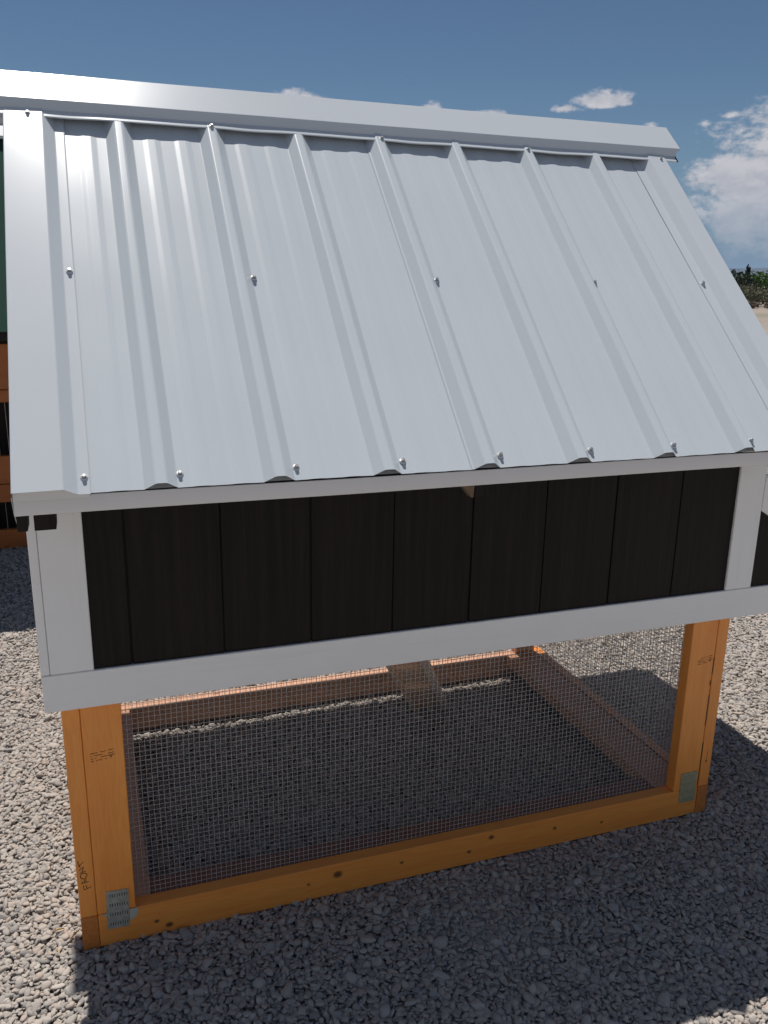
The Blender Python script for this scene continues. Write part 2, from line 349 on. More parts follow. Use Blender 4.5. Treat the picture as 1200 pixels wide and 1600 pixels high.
# side frames
for x0 in (0, W-T1):
    e = box('side_rail', x0, x0+T1, .0012, D, -.004, T3, M['stain_y'], coop)
    box('rail_end', x0+.0004, x0+T1-.0004, -.0002, .0009, -.0035, T3-.0005, M['endgrain'], e, bev=0)
    box('corner_stud', x0, x0+T1, 0, T3, T3+.0008, ZT, M['stain_z'], coop)
    if x0 == 0: box('corner_stud', x0, x0+T1, D-T3, D, T3+.0008, ZT, M['stain_z'], coop)
# back frame
box('back_rail', T1+.0008, W-T1-.0008, D-T1, D, -.004, T3-.0006, M['ledge'], coop)
box('back_stud', T1+.0008, T1+T3, D-T1, D-.0008, T3, ZT, M['stain_z'], coop)
box('back_stud', W-T1-T3, W-T1-.0008, D-T1, D-.0008, T3, ZT, M['stain_z'], coop)
# inner ledge boards round the run
box('ledge_board', T1+.001, .165, T1+.001, D-T1-.001, .043, T3-.002, M['ledge'], coop)
box('ledge_board', 1.661, W-T1-.001, T1+.001, D-T1-.001, .043, T3-.002, M['ledge'], coop)
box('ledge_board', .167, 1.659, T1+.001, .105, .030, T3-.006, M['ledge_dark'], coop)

# hardware cloth
def wire_mesh(name, u0, u1, z0, z1, plane, pos, r=.0005, sp=.0127, seed=0):
    rr = np.random.default_rng(seed); V = []; F = []
    def bar(a, b):
        a = np.array(a); b = np.array(b); i = len(V); d = b-a
        ax = int(np.argmax(np.abs(d))); o = [k for k in range(3) if k != ax]
        for p in (a, b):
            for s, t in ((-1, -1), (1, -1), (1, 1), (-1, 1)):
                q = p.copy(); q[o[0]] += s*r; q[o[1]] += t*r; V.append(q)
        F.extend([(i, i+1, i+5, i+4), (i+1, i+2, i+6, i+5), (i+2, i+3, i+7, i+6), (i+3, i, i+4, i+7)])
    def pt(u, z, off):
        bow = .0025*math.sin(u*3.3+seed)*math.sin(z*7)
        return (u+.0012*math.sin(z*9+seed), pos+off+bow, z+.0016*math.sin(u*4.1+seed)) if plane == 'y' else (pos+off+bow, u+.0012*math.sin(z*9), z+.0016*math.sin(u*4.1))
    us = np.arange(u0, u1, sp)+0; zs = np.arange(z0, z1, sp)
    for u in us:
        j = rr.normal(0, .0002); n = 9
        for k in range(n): bar(pt(u+j, z0+(z1-z0)*k/n, 0), pt(u+j, z0+(z1-z0)*(k+1)/n, 0))
    for z in zs:
        j = rr.normal(0, .0002); n = 24
        for k in range(n): bar(pt(u0+(u1-u0)*k/n, z+j, .001), pt(u0+(u1-u0)*(k+1)/n, z+j, .001))
    o = mesh_obj(name, V, F, M['wire'], coop); o['kind'] = 'stuff'; return o
wire_mesh('wire_mesh', .112, W-.112, .079, .66, 'y', T1+.003, seed=1)
wire_mesh('wire_mesh', .05, D-.05, .090, .66, 'x', W-T1-.003, seed=2)
wire_mesh('wire_mesh', .05, D-.05, .090, .66, 'x', T1+.003, seed=3)
wire_mesh('wire_mesh', .05, W-.05, .090, .66, 'y', D-T1-.004, seed=4)
# staples along the inner edge of the right side rail
V = []; F = []
for k in range(62):
    y = .075+k*.0152; i = len(V); x = W-T1-.0012; z = T3+.001
    V += [(x-.0014, y, z-.004), (x+.0016, y, z-.004), (x+.0016, y+.006, z-.004), (x-.0014, y+.006, z-.004), (x-.0014, y, z), (x+.0016, y, z), (x+.0016, y+.006, z), (x-.0014, y+.006, z)]
    F += [tuple(i+j for j in f) for f in BOXF]
mesh_obj('staple_row', V, F, M['black'], coop, kind='stuff')

# body box
ZB, Z1 = .6583, .7461; YT = -.035; YS = -.0275
box('coop_floor', .0, W, .002, D, ZT+.002, ZT+.018, M['ply'], coop)
siding = bpy.data.objects.new('front_siding', None)
backing = box('siding_backing', .02, W-.02, -.0225, -.001, ZB+.01, 1.17, M['dark'], coop, bev=0)
g0 = .158
xs = [.003]+[g0+.2032*k for k in range(9) if g0+.2032*k < W-.02]+[W-.003]
for i in range(len(xs)-1):
    gp = .0012+.0016*(i % 2) if i else 0
    box('siding_board', xs[i]+gp, xs[i+1]-.0012, YS+random.uniform(-.0006, .0006), -.0226, ZB+.01, 1.175, M['dark'], coop, bev=.0012)
TH = .0175
box('bottom_trim', -.0306, 2.205, YT, YT+TH, ZB, Z1-.0006, M['white_x'], coop)
prism('corner_trim', [(-.0115, Z1+.0006), (.0771, Z1+.0006), (.0771, 1.165), (-.0115, 1.165)], 'y', YT, YT+TH, M['white_z'], coop)
box('corner_trim', 1.7612, 1.8495, YT, YT+TH, Z1+.0006, 1.165, M['white_z'], coop)
box('side_trim', -.0306, -.0124, YT+.0004, .055, Z1+.0008, 1.165, M['white_z'], coop)
box('side_trim', 1.8505, 1.8675, YT+.0004, .055, 1.0, 1.062, M['white_z'], coop)
# gable ends (dark siding, pentagon)
TH_ = rad(43.914); cs, sn = math.cos(TH_), math.sin(TH_)
YR = .625
def zdeck(y): return 1.157+(y+.2)*sn/cs if y < YR else 1.157+(YR+.2)*sn/cs-(y-YR)*sn/cs
for x0 in (-.012, W-.003):
    prism('gable_wall', [(-.012, .66), (D+.012, .66), (D+.012, zdeck(D+.012)-.02), (YR, zdeck(YR)-.02), (-.012, zdeck(-.012)-.02)], 'x', x0, x0+.015, M['dark'], coop, bev=0)
for x0, x1 in ((-.0331, -.0152), (-.0035, .0345), (.8955, .928), (1.790, 1.8275)):
    prism('rafter', [(-.191, 1.1145), (-.191, zdeck(-.191)-.011), (YR, zdeck(YR)-.011), (YR, zdeck(YR)-.085), (-.140, 1.1145)], 'x', x0, x1, M['dark'], coop, bev=.0008)
    prism('rafter', [(D+.2, zdeck(D+.2)-.011), (YR+.001, zdeck(YR)-.011), (YR+.001, zdeck(YR)-.085), (D+.2, zdeck(D+.2)-.085)], 'x', x0, x1, M['dark'], coop, bev=.0008)
box('back_siding', .003, W-.003, D+.001, D+.014, ZB, zdeck(D)-.03, M['dark'], coop)
box('back_trim', -.03, W+.03, D+.015, D+.033, ZB, Z1, M['white_x'], coop)
# pale sawn wedge beside the middle rafter, under the eave
prism('rafter_wedge', [(.860, 1.150), (.8945, 1.150), (.8925, 1.1165), (.888, 1.1165)], 'y', -.190, -.165, M['ply'], coop, bev=0)

# nest box on the right end
nest = box('nest_box_panel', 1.8515, 2.19, YS-.002, 1.13, Z1-.05, Z1-.03, M['dark'], coop, bev=0)
NS = .6
def zl(x): return 1.069-NS*(x-1.85)
prism('nest_box_side', [(1.851, ZB+.02), (2.19, ZB+.02), (2.19, zl(2.19)-.01), (1.851, zl(1.851)-.01)], 'y', YS-.001, YS+.010, M['dark'], coop, bev=0)
prism('nest_box_side', [(1.851, ZB), (2.19, ZB), (2.19, zl(2.19)-.01), (1.851, zl(1.851)-.01)], 'y', 1.14, 1.155, M['dark'], coop, bev=0)
prism('nest_trim', [(1.8505, zl(1.8505)-.096), (2.115, zl(2.115)-.096), (2.205, zl(2.205)-.096), (2.205, zl(2.205)), (1.8505, zl(1.8505))], 'y', YT, YT+TH, M['white_x'], coop)
box('nest_trim', 2.116, 2.205, YT, YT+TH, Z1+.0008, zl(2.205)-.098, M['white_z'], coop)
box('nest_box_end', 2.190, 2.203, YT+TH+.001, 1.16, ZB, zl(2.2)-.01, M['dark'], coop)
prism('nest_lid', [(1.872, zl(1.872)+.004), (2.24, zl(2.24)+.004), (2.24, zl(2.24)+.018), (1.872, zl(1.872)+.018)], 'y', -.05, 1.19, M['steel'], coop)
box('nest_floor', 1.856, 2.188, YT+TH+.002, 1.138, ZB+.002, ZB+.02, M['ply'], coop)

# ------------------------------------------------------------------ roof
E0 = Vector((0, -.2245, 1.1981)); U_ = Vector((0, cs, sn)); Nn = Vector((0, -sn, cs)); PAN = -.0185
S_R = (YR-E0.y)/cs
def RP(x, s, h, front=True):     # h = height above the pan
    p = E0+U_*s+Nn*(PAN+h)
    if not front: p = Vector((0, 2*YR-p.y, p.z))
    return (x, p.y, p.z)
def wav(x, s):
    return .0012*math.sin(s*4.6+x*4.0)+.0006*math.sin(s*8+x*13)+.00015*math.sin(s*23+x*6.1)
def sheet(name, prof, s0, s1, ns, mat, parent, front=True, amp=1.0, thick=.0009):
    V = []; F = []; n = len(prof)
    for j in range(ns+1):
        s = s0+(s1-s0)*j/ns
        for x, h in prof: V.append(RP(x+amp*.0006*math.sin(s*6+x*5), s, h+amp*wav(x, s)*(1 if h < .012 else .5), front))
    for j in range(ns):
        for i in range(n-1):
            a = j*n+i; F.append((a, a+1, a+1+n, a+n) if front else (a, a+n, a+n+1, a+1))
    o = mesh_obj(name, V, F, mat, parent, smooth=True); weighted(o)
    return o
R0, RS = .2269, .2286
def rib_profile(xa, xb, ks, lap=0.0):
    pts = [(xa, lap)]
    def add(x, h):
        if xa < x < xb: pts.append((x, h+lap))
    for k in ks:
        c = R0+RS*k
        add(c-.031, 0); add(c-.0115, .0185); add(c-.0075, .0200); add(c+.0075, .0200); add(c+.0115, .0185); add(c+.031, 0)
        for mcen in (c+.0762, c+.1524):
            add(mcen-.020, .0004); add(mcen-.009, .0015); add(mcen+.009, .0016); add(mcen+.022, .0004)
    pts.append((xb, lap)); return fillet(pts, .0018)
c3 = R0+3*RS
pa = sheet('roof_panel', rib_profile(.062, c3+.028, range(-1, 4)), 0, S_R-.02, 60, M['steel'], coop)
pb = sheet('roof_panel', rib_profile(c3-.036, 1.786, range(3, 8), .0016), 0, S_R-.02, 60, M['steel'], coop)
sheet('roof_panel', rib_profile(-.025, 1.842, range(-1, 8)), .088, S_R-.02, 12, M['steel'], coop, front=False)
# deck under the metal
dk = [RP(-.03, .004, -.0025), RP(1.845, .004, -.0025), RP(1.845, S_R-.002, -.003), RP(-.03, S_R-.002, -.003), RP(-.03, .016, -.014), RP(1.845, .016, -.014), RP(1.845, S_R-.002, -.014), RP(-.03, S_R-.002, -.014)]
mesh_obj('roof_deck', dk, [(0, 1, 2, 3), (7, 6, 5, 4), (0, 4, 5, 1), (1, 5, 6, 2), (2, 6, 7, 3), (3, 7, 4, 0)], M['felt'], coop)
dk = [RP(-.03, .098, -.003, False), RP(1.845, .098, -.003, False), RP(1.845, S_R-.002, -.003, False), RP(-.03, S_R-.002, -.003, False), RP(-.03, .098, -.014, False), RP(1.845, .098, -.014, False), RP(1.845, S_R-.002, -.014, False), RP(-.03, S_R-.002, -.014, False)]
mesh_obj('roof_deck', dk, [(3, 2, 1, 0), (4, 5, 6, 7), (1, 5, 4, 0), (2, 6, 5, 1), (3, 7, 6, 2), (0, 4, 7, 3)], M['gap'], coop)
# rake trims
RL = [(-.0345, -.078), (-.0345, .021), (.0535, .0225), (.0775, .003), (.0985, .0028), (.1005, .0045)]
rl = sheet('rake_trim', fillet(RL, .002), -.003, S_R-.012, 50, M['steel_trim'], coop, amp=.6)
RR = [(1.7345, .0040), (1.7365, .0022), (1.7650, .003), (1.7870, .0225), (1.8480, .0215), (1.8485, -.078)]
rrt = sheet('rake_trim', fillet(RR, .002), -.003, S_R-.012, 50, M['steel_trim'], coop, amp=.6)
# folded ends of the rake trims, closing them down to the fascia
for pl in ([(-.0335, 1.178), (-.0335, 1.1985), (.0530, 1.1995), (.0770, 1.1845), (.0980, 1.1845), (.0980, 1.178)], [(1.737, 1.178), (1.737, 1.1845), (1.765, 1.1845), (1.787, 1.1995), (1.8465, 1.1985), (1.8465, 1.178)]):
    prism('rake_end', pl, 'y', -.2140, -.2128, M['fascia'], coop, bev=0)
# fascia (eave trim)
fp = [(-.2045, 1.1815), (-.2070, 1.1822), (-.2085, 1.1812), (-.2095, 1.1640), (-.2090, 1.1500), (-.2075, 1.1485), (-.197, 1.1490)]
V = []; F = []; nx = 60
for i in range(nx+1):
    x = -.0335+(1.847+.0335)*i/nx
    for k, (y, z) in enumerate(fp): V.append((x, y+.0006*math.sin(x*9), z+.0008*math.sin(x*5+1)))
for i in range(nx):
    for k in range(len(fp)-1): a = i*len(fp)+k; F.append((a, a+1, a+1+len(fp), a+len(fp)))
fa = mesh_obj('fascia', V, F, M['fascia'], coop, smooth=True); weighted(fa)
# subfascia board behind it
box('subfascia', -.028, 1.842, -.196, -.181, 1.1495, 1.178, M['gap'], coop, bev=0)
# rake end fold showing at the eave's left end
prism('rake_fold', [(-.212, 1.1855), (-.190, 1.150), (-.150, 1.118), (-.128, 1.150)], 'x', -.0365, -.0352, M['steel_trim'], coop, bev=0)

# ridge cap
SLC = rad(43.5); A = (.5450, 1.9412); B = (.5612, 1.9562); C = (.5625, 1.9790); Dp = (.6405, 2.0530)
def cap_pts(x):
    k = (x-R0)/RS; dip = .5-.5*math.cos(2*math.pi*k)          # 0 on ribs, 1 between
    w_ = .0022*dip*math.sin(x*7+1)**2
    pts = [(A[0]+.004, A[1]-.002-w_), (A[0], A[1]-.0012-w_), (A[0]+.0008, A[1]+.0008-w_), B, C, (C[0]+.001, C[1]+.002), Dp]
    return pts+[(2*Dp[0]-y, z) for y, z in reversed(pts[:-1])]
V = []; F = []; nx = 180; x0c, x1c = -.085, 1.905
for i in range(nx+1):
    t = i/nx; x = x0c+(x1c-x0c)*t
    pl = fillet(cap_pts(x), .0012)
    m_ = len(pl)
    for j, (y, z) in enumerate(pl):
        e = 0
        if i == nx: e = -.028*max(0, min(1, (1.976-z)/.02))+.004*math.exp(-((z-1.979)/.01)**2)
        V.append((x+e, y+.0004*math.sin(x*6), z+.0006*math.sin(x*3.1+.5)+.0002*math.sin(x*13)))
for i in range(nx):
    for j in range(m_-1): a = i*m_+j; F.append((a, a+m_, a+m_+1, a+1))
cap = mesh_obj('ridge_cap', V, F, M['steel_trim'], coop, smooth=True); weighted(cap)

# screws (washer + hex head), each its own object
bm = bmesh.new()
def ring(r, z, n): return [bm.verts.new((r*math.cos(2*math.pi*k/n), r*math.sin(2*math.pi*k/n), z)) for k in range(n)]
def lathe(prof, n):
    prev = None
    for r, z in prof:
        cur = ring(r, z, n)
        if prev:
            for k in range(n): bm.faces.new((prev[k], prev[(k+1) % n], cur[(k+1) % n], cur[k]))
        prev = cur
    bm.faces.new(prev)
lathe([(.0072, 0), (.0074, .0012), (.0062, .0026), (.0050, .0030)], 14)
wm = bpy.data.meshes.new('screw'); bm.to_mesh(wm); bm.free(); wm.materials.append(M['washer'])
bm = bmesh.new(); lathe([(.0056, .0030), (.0056, .0038), (.0042, .0041), (.0042, .0078), (.0034, .0086)], 6)
hm = bpy.data.meshes.new('hex_head'); bm.to_mesh(hm); bm.free(); hm.materials.append(M['screw'])
rotq = Nn.to_track_quat('Z', 'Y')
def screw(x, s, h, parent):
    o = bpy.data.objects.new('screw', wm); COL.objects.link(o); o.parent = parent
    tq = rotq @ Matrix.Rotation(random.uniform(-.12, .12), 3, 'X').to_quaternion() @ Matrix.Rotation(random.uniform(0, 6), 3, 'Z').to_quaternion()
    wl = Vector(RP(x, s, h)); o.rotation_euler = tq.to_euler(); o.location = wl-WLOC[parent.name]
    hd = bpy.data.objects.new('hex_head', hm) if False else None
    return o
# combine washer and head into one small mesh per screw
bm = bmesh.new(); bm.from_mesh(wm)
nfw = len(bm.faces); bm.from_mesh(hm)
bm.faces.ensure_lookup_table()
for i, f in enumerate(bm.faces): f.material_index = 0 if i < nfw else 1
bm.to_mesh(wm); bm.free(); wm.materials.append(M['screw'])
def sy(y): return (y-E0.y)/cs
for x, p in [(.2528, pa), (.4825, pa), (.712, pa), (.9395, pb), (1.168, pb), (1.394, pb), (1.6205, pb)]: screw(x+.012, sy(-.214)+.016, .0005 if p is pa else .002, p)
screw(.0905, sy(-.209)+.012, .0030, rl)
screw(.0900, sy(.175)+.012, .0030, rl); screw(1.748, sy(.171)+.012, .003, rrt)
for x, p in [(.4793, pa), (.9357, pb), (1.3887, pb)]: screw(x+.010, sy(.168)+.014, .0005 if p is pa else .002, p)
for x in (.0205, .4575, .9185, 1.3693, 1.8293): screw(x, sy(.549), .0195, cap)

# ------------------------------------------------------------------ plates, stamps, handwriting
def nail_plate(x0, x1, z0, z1, tilt, mat, teeth=True):
    cx, cz = (x0+x1)/2, (z0+z1)/2; c_, s_ = math.cos(tilt), math.sin(tilt)
    hw, hh = (x1-x0)/2, (z1-z0)/2
    def T(u, v, y): return (cx+u*c_-v*s_, y, cz+u*s_+v*c_)
    V = []; F = []
    def bx(u0, u1, v0, v1, y0, y1):
        i = len(V); V.extend([T(u0, v0, y0), T(u1, v0, y0), T(u1, v0, y1), T(u0, v0, y1), T(u0, v1, y0), T(u1, v1, y0), T(u1, v1, y1), T(u0, v1, y1)]); F.extend([tuple(i+j for j in f) for f in BOXF])
    bx(-hw, hw, -hh, hh, -.0016, .001)
    o = mesh_obj('nail_plate', V, F, mat, coop)
    V = []; F = []; rr = random.Random(int(x0*1000))
    for r_ in range(4):
        v = hh-.013-r_*(2*hh-.026)/3
        for k in range(8):
            u = -hw+.006+k*(2*hw-.012)/7+rr.uniform(-.0005, .0005)
            bx(u-.0012, u+.0012, v-.0045, v+.0045, -.0030 if teeth else -.0020, -.0017)
    mesh_obj('plate_teeth', V, F, M['tape'] if teeth else M['zinc2'], o, kind='stuff')
    V = []; F = []
    for r_ in range(4):
        v = hh-.013-r_*(2*hh-.026)/3
        for k in range(8):
            u = -hw+.0085+k*(2*hw-.012)/7
            bx(u-.0009, u+.0009, v-.004, v+.004, -.00175, -.0016)
    mesh_obj('plate_slots', V, F, M['gap'] if teeth else M['zinc2'], o, kind='stuff')
    return o
nail_plate(.060, .111, .043, .149, rad(-2), M['zinc'])
nail_plate(1.7205, 1.7775, .045, .147, rad(1), M['zinc2'], False)
prism('plate_tab', [(.1118, .055), (.124, .062), (.1325, .074), (.1325, .089), (.112, .088)], 'y', -.0012, .0, M['tape'], coop, bev=0)
prism('plate_tab', [(.0500, .0885), (.0600, .0905), (.0600, .080), (.0545, .083)], 'y', -.0010, .0, M['tape'], coop, bev=0)
def strokes(name, lines, r=.0007, y=-.0004, mat=None):
    V = []; F = []
    for ln in lines:
        for (xa, za), (xb, zb) in zip(ln[:-1], ln[1:]):
            d = np.array([xb-xa, zb-za]); l = np.linalg.norm(d)+1e-9; nrm = np.array([-d[1], d[0]])/l*r; e = d/l*r*.6; i = len(V)
            a0 = np.array([xa, za])-e; b0 = np.array([xb, zb])+e
            for yy in (y, y+.0006):
                for q in (a0-nrm, b0-nrm, b0+nrm, a0+nrm): V.append((q[0], yy, q[1]))
            F += [tuple(i+j for j in f) for f in ((0, 1, 2, 3), (7, 6, 5, 4), (0, 4, 5, 1), (1, 5, 6, 2), (2, 6, 7, 3), (3, 7, 4, 0))]
    return mesh_obj(name, V, F, mat or M['ink'], coop)
# FRONT, hand written sideways; (u,v) pixels of a 985x1600 enlargement of the corner stud
def hp(u, v): return (.0095+(u-200)*.0000462+(1300-v)*(-.0000035), .1685+(1300-v)*.0000775)
FR = [[(280, 1140), (300, 1300), (440, 1280), (640, 1235)], [(400, 1150), (455, 1270)],                                   # F
      [(215, 1065), (400, 1050), (560, 1035)], [(240, 1060), (270, 1000)], [(360, 1050), (375, 900), (300, 890)], [(430, 1040), (450, 930), (470, 850)],   # R
      [(300, 900), (215, 850), (215, 760), (300, 715), (450, 710), (540, 760), (520, 820), (450, 860)],                    # O
      [(210, 690), (500, 645)], [(310, 680), (400, 520)], [(200, 580), (430, 490)],                                          # N
      [(195, 260), (215, 380), (270, 480)], [(190, 430), (300, 390), (435, 310)]]                                            # T
strokes('handwriting', [[hp(*p) for p in l] for l in FR], .00075)
def hq(u, v): return (1.8035+(u-570)*.0000225+(1110-v)*.0000022, .172+(1110-v)*.0000585)
SQ = [[(570, 1030), (600, 1105), (650, 1080), (655, 1030), (700, 980), (755, 1010), (760, 1080), (670, 1085)], [(715, 880), (745, 915)], [(600, 870), (640, 820)], [(620, 630), (690, 590), (745, 520)], [(700, 700), (740, 740)]]
strokes('handwriting', [[hq(*p) for p in l] for l in SQ], .0007)
def stamp(x0, z0, wd, ht, slope, seed, full=True):
    rr = random.Random(seed); Ls = []
    rows = 4
    for r_ in range(rows):
        z = z0-r_*ht/rows; x = x0
        while x < x0+wd*.62:
            l = rr.uniform(.0012, .0035)
            if rr.random() < .72: Ls.append([(x, z+slope*(x-x0)+rr.uniform(-.0008, .0008)), (x+l, z+slope*(x-x0)+rr.uniform(-.0008, .0008))])
            x += l+rr.uniform(.0004, .0015)
    xr = x0+wd*.68
    for z, a, b in ((z0, .2, .8), (z0-ht*.3, .15, .85), (z0-ht*.52, 0, 1), (z0-ht*.62, .35, .65), (z0-ht*.74, .42, .58)):
        Ls.append([(xr+a*wd*.34, z+slope*(xr-x0)), (xr+b*wd*.34, z+slope*(xr-x0+wd*.3))])
    o = strokes('grade_stamp', Ls, .00055, -.0001 if full else -.0001, M['ink']); return o
stamp(.0535, .5235, .052, .026, .10, 3); stamp(1.7290, .5245, .050, .024, .12, 5)
# pitch cracks along the right stud's edge
for ln_ in ([(1.7855, .5205), (1.7850, .47)], [(1.7830, .447), (1.7826, .433)], [(1.7850, .40), (1.7852, .325), (1.7848, .30)], [(1.7862, .24), (1.7855, .18), (1.7850, .12), (1.7850, .095)]): strokes('wood_crack', [ln_], .0013, -.0002, M['ink'])
# black latch on the left side frame
box('latch', -.0075, -.0012, .10, .118, .378, .402, M['black'], coop); box('latch', -.0045, -.0012, .10, .118, .402, .47, M['black'], coop)

# ------------------------------------------------------------------ ramp inside the run
rp = []
def rampq(t, side, up): # t 0 bottom..1 top
    a = np.array([1.187, .862, .004])*(1-t)+np.array([.80, .28, .63])*t
    b = np.array([1.322, .842, .004])*(1-t)+np.array([.935, .26, .63])*t
    nrm = np.cross(b-a, np.array([.80, .28, .63])-np.array([1.187, .862, .004])); nrm /= np.linalg.norm(nrm)
    if nrm[2] < 0: nrm = -nrm
    return a*(1-side)+b*side+nrm*up
def rampbox(name, t0, t1, s0, s1, u0, u1, mat, parent):
    v = [rampq(t0, s0, u0), rampq(t0, s1, u0), rampq(t1, s1, u0), rampq(t1, s0, u0), rampq(t0, s0, u1), rampq(t0, s1, u1), rampq(t1, s1, u1), rampq(t1, s0, u1)]
    o = mesh_obj(name, v, BOXF, mat, parent); bm = bmesh.new(); bm.from_mesh(o.data); bmesh.ops.recalc_face_normals(bm, faces=bm.faces[:]); bm.to_mesh(o.data); bm.free(); return o
ramp = rampbox('ramp', 0, 1, 0, 1, 0, .012, M['ramp'], coop)
for k, t in enumerate((.30, .55, .80)): rampbox('cleat', t, t+.045, .02, .98, -.016, -.0005, M['ramp'], ramp)
rampbox('ramp_edge', 0, 1, .0, .14, -.022, -.017, M['ramp'], ramp)
rampbox('ramp_edge', 0.05, 1, .84, 1.02, -.026, -.017, M['grey_strip'], ramp)

# ------------------------------------------------------------------ neighbouring coop, back left
nb = thing('large_coop', 'orange stained coop with green metal roof, behind the left edge of the white coop', 'chicken coop', (-1.4, 3.4, 0))
YN = 3.4; xa, xb = -2.6, -.215
box('bottom_rail', xa, xb, YN, YN+.04, -.004, .107, M['deep_x'], nb)
for z0, z1 in ((.277, .383), (.387, .55), (.86, .928), (.932, 1.185)): box('wall_board', xa, xb, YN-.002, YN+.035, z0, z1, M['deep_x'], nb)
box('back_wall', xa, xb, YN+.9, YN+.93, 0, 1.9, M['dark'], nb)
box('corner_post', xb-.04, xb, YN+.001, YN+.034, .107, 1.9, M['deep_z'], nb)
box('corner_post', xa, xa+.09, YN+.001, YN+.034, .107, 1.9, M['deep_z'], nb)
box('dark_backing', xa, xb, YN+.30, YN+.32, .0, 1.2, M['dark'], nb)  # dark sheet put in as the unlit interior behind the openings
box('upper_wall', xa+.01, xb-.01, YN+.002, YN+.03, 1.19, 2.1, M['dark'], nb)
V = []; F = []
for k in range(46):
    x = xb-.03-k*.0508; i = len(V)
    for z in (.1, .9):
        for a, b in ((-.001, 0), (.001, 0), (.001, .002), (-.001, .002)): V.append((x+a, YN+.012+b, z))
    F += [(i, i+1, i+5, i+4), (i+1, i+2, i+6, i+5), (i+2, i+3, i+7, i+6), (i+3, i, i+4, i+7)]
mesh_obj('run_wires', V, F, M['wire'], nb, kind='stuff')
ye, ze, yr_, zr_ = 2.555, 1.305, 3.63, 2.375
def nroof(front):
    V = []; F = []; prof = []; x = xa-.1
    while x < -.205:
        prof += [(x, 0), (x+.09, 0), (x+.10, .018), (x+.12, .018), (x+.13, 0)]; x += .2286
    prof = [p for p in prof if p[0] < -.205]+[(-.204, .0)]
    for yy, zz in ((ye, ze), (yr_, zr_)) if front else ((2*yr_-ye, ze), (yr_, zr_)):
        for x, h in prof: V.append((x, yy-h*.7, zz+h*.7))
    n = len(prof)
    for i in range(n-1): F.append((i, i+1, i+1+n, i+n))
    o = mesh_obj('roof_panel', V, F, M['green'], nb); o.modifiers.new('s', 'SOLIDIFY').thickness = .004
nroof(True); nroof(False)
prism('roof_cap', [(yr_-.15, zr_-.115), (yr_-.155, zr_-.10), (yr_, zr_+.055), (yr_+.155, zr_-.10), (yr_+.15, zr_-.115), (yr_, zr_+.04)], 'x', xa-.15, -.185, M['steel_trim'], nb, bev=0)
prism('rake_trim', [(ye-.01, ze-.02), (ye-.015, ze+.03), (yr_, zr_+.04), (yr_, zr_-.02)], 'x', -.21, -.195, M['green'], nb, bev=0)
box('eave_gap_strip', xa, -.215, ye+.06, ye+.09, ze-.045, ze+.02, M['gap'], nb)  # near-black strip painted in for the shaded gap under the eave
box('porch_post', xa, xa+.09, ye+.06, ye+.15, 0, ze, M['deep_z'], nb)

# ------------------------------------------------------------------ planting and hills far right
def leafy(name, mat, n, blobs, size, parent=None, seed=1):
    r = np.random.default_rng(seed); V = []; F = []
    tot = sum(b[3]*b[4]*b[5] for b in blobs)
    for (cx, cy, cz, rx, ry, rz) in blobs:
        k = max(20, int(n*rx*ry*rz/tot))
        d = r.normal(size=(k, 3)); d /= np.linalg.norm(d, axis=1)[:, None]
        lump = 1+.16*np.sin(d[:, 0]*6+seed)*np.cos(d[:, 2]*7)+.1*np.sin(d[:, 1]*11+seed)
        rad_ = (r.uniform(0, 1, k)**.4)*lump
        c = np.array([cx, cy, cz])+d*rad_[:, None]*np.array([rx, ry, rz])
        a = r.normal(size=(k, 3)); a /= np.linalg.norm(a, axis=1)[:, None]; b = np.cross(a, r.normal(size=(k, 3))); b /= np.linalg.norm(b, axis=1)[:, None]
        s = size*r.uniform(.5, 1.3, k)[:, None]
        for p, aa, bb in zip(c, a*s, b*s*.6):
            if p[2] < .02: continue
            i = len(V); V += [tuple(p-aa), tuple(p+bb), tuple(p+aa), tuple(p-bb)]; F.append((i, i+1, i+2, i+3))
    return mesh_obj(name, V, F, mat, parent)
def leafmat(name, c, c2):
    m, G = new_mat(name); v = G.n('ShaderNodeNewGeometry'); rnd = v.outputs['Random Per Island']
    col = G.mix(rnd, c, c2); nz = G.noise(v.outputs['Position'], 1.1, 3, .5); col = G.mix(G.mr(nz, .35, .7, 0, .5), col, tuple(x*.6 for x in c[:3])+(1,))
    b = finish(G, col, .65, 0, None, spec=.25); return m
LM = dict(jun=leafmat('juniper_leaf', (.022, .038, .016, 1), (.05, .07, .03, 1)), grn=leafmat('green_leaf', (.05, .12, .012, 1), (.11, .20, .03, 1)),
          sage=leafmat('sage_leaf', (.13, .14, .075, 1), (.22, .20, .13, 1)), dry=leafmat('dry_twig', (.17, .125, .09, 1), (.28, .21, .16, 1)))
M['bark'] = simple('bark', (.10, .075, .055, 1), .85, 0, .4, 20)
def trunk(x, y, z0, z1, r0, parent):
    V = []; F = []; n = 7; hs = 6
    for j in range(hs+1):
        t = j/hs; r_ = r0*(1-.65*t)
        for k in range(n): a = 6.283*k/n; V.append((x+.1*math.sin(t*3)+r_*math.cos(a), y+r_*math.sin(a), z0+(z1-z0)*t))
    for j in range(hs):
        for k in range(n): F.append((j*n+k, j*n+(k+1) % n, (j+1)*n+(k+1) % n, (j+1)*n+k))
    return mesh_obj('trunk', V, F, M['bark'], parent, smooth=True)
def plant(name, label, cat, x, y, blobs, mat, n, size, seed, tr=True, group=None, crown='crown'):
    t = thing(name, label, cat, (x, y, 0), group)
    if tr: trunk(x, y, -.05, blobs[0][2], .14, t)
    leafy(crown, mat, n, blobs, size, t, seed); return t
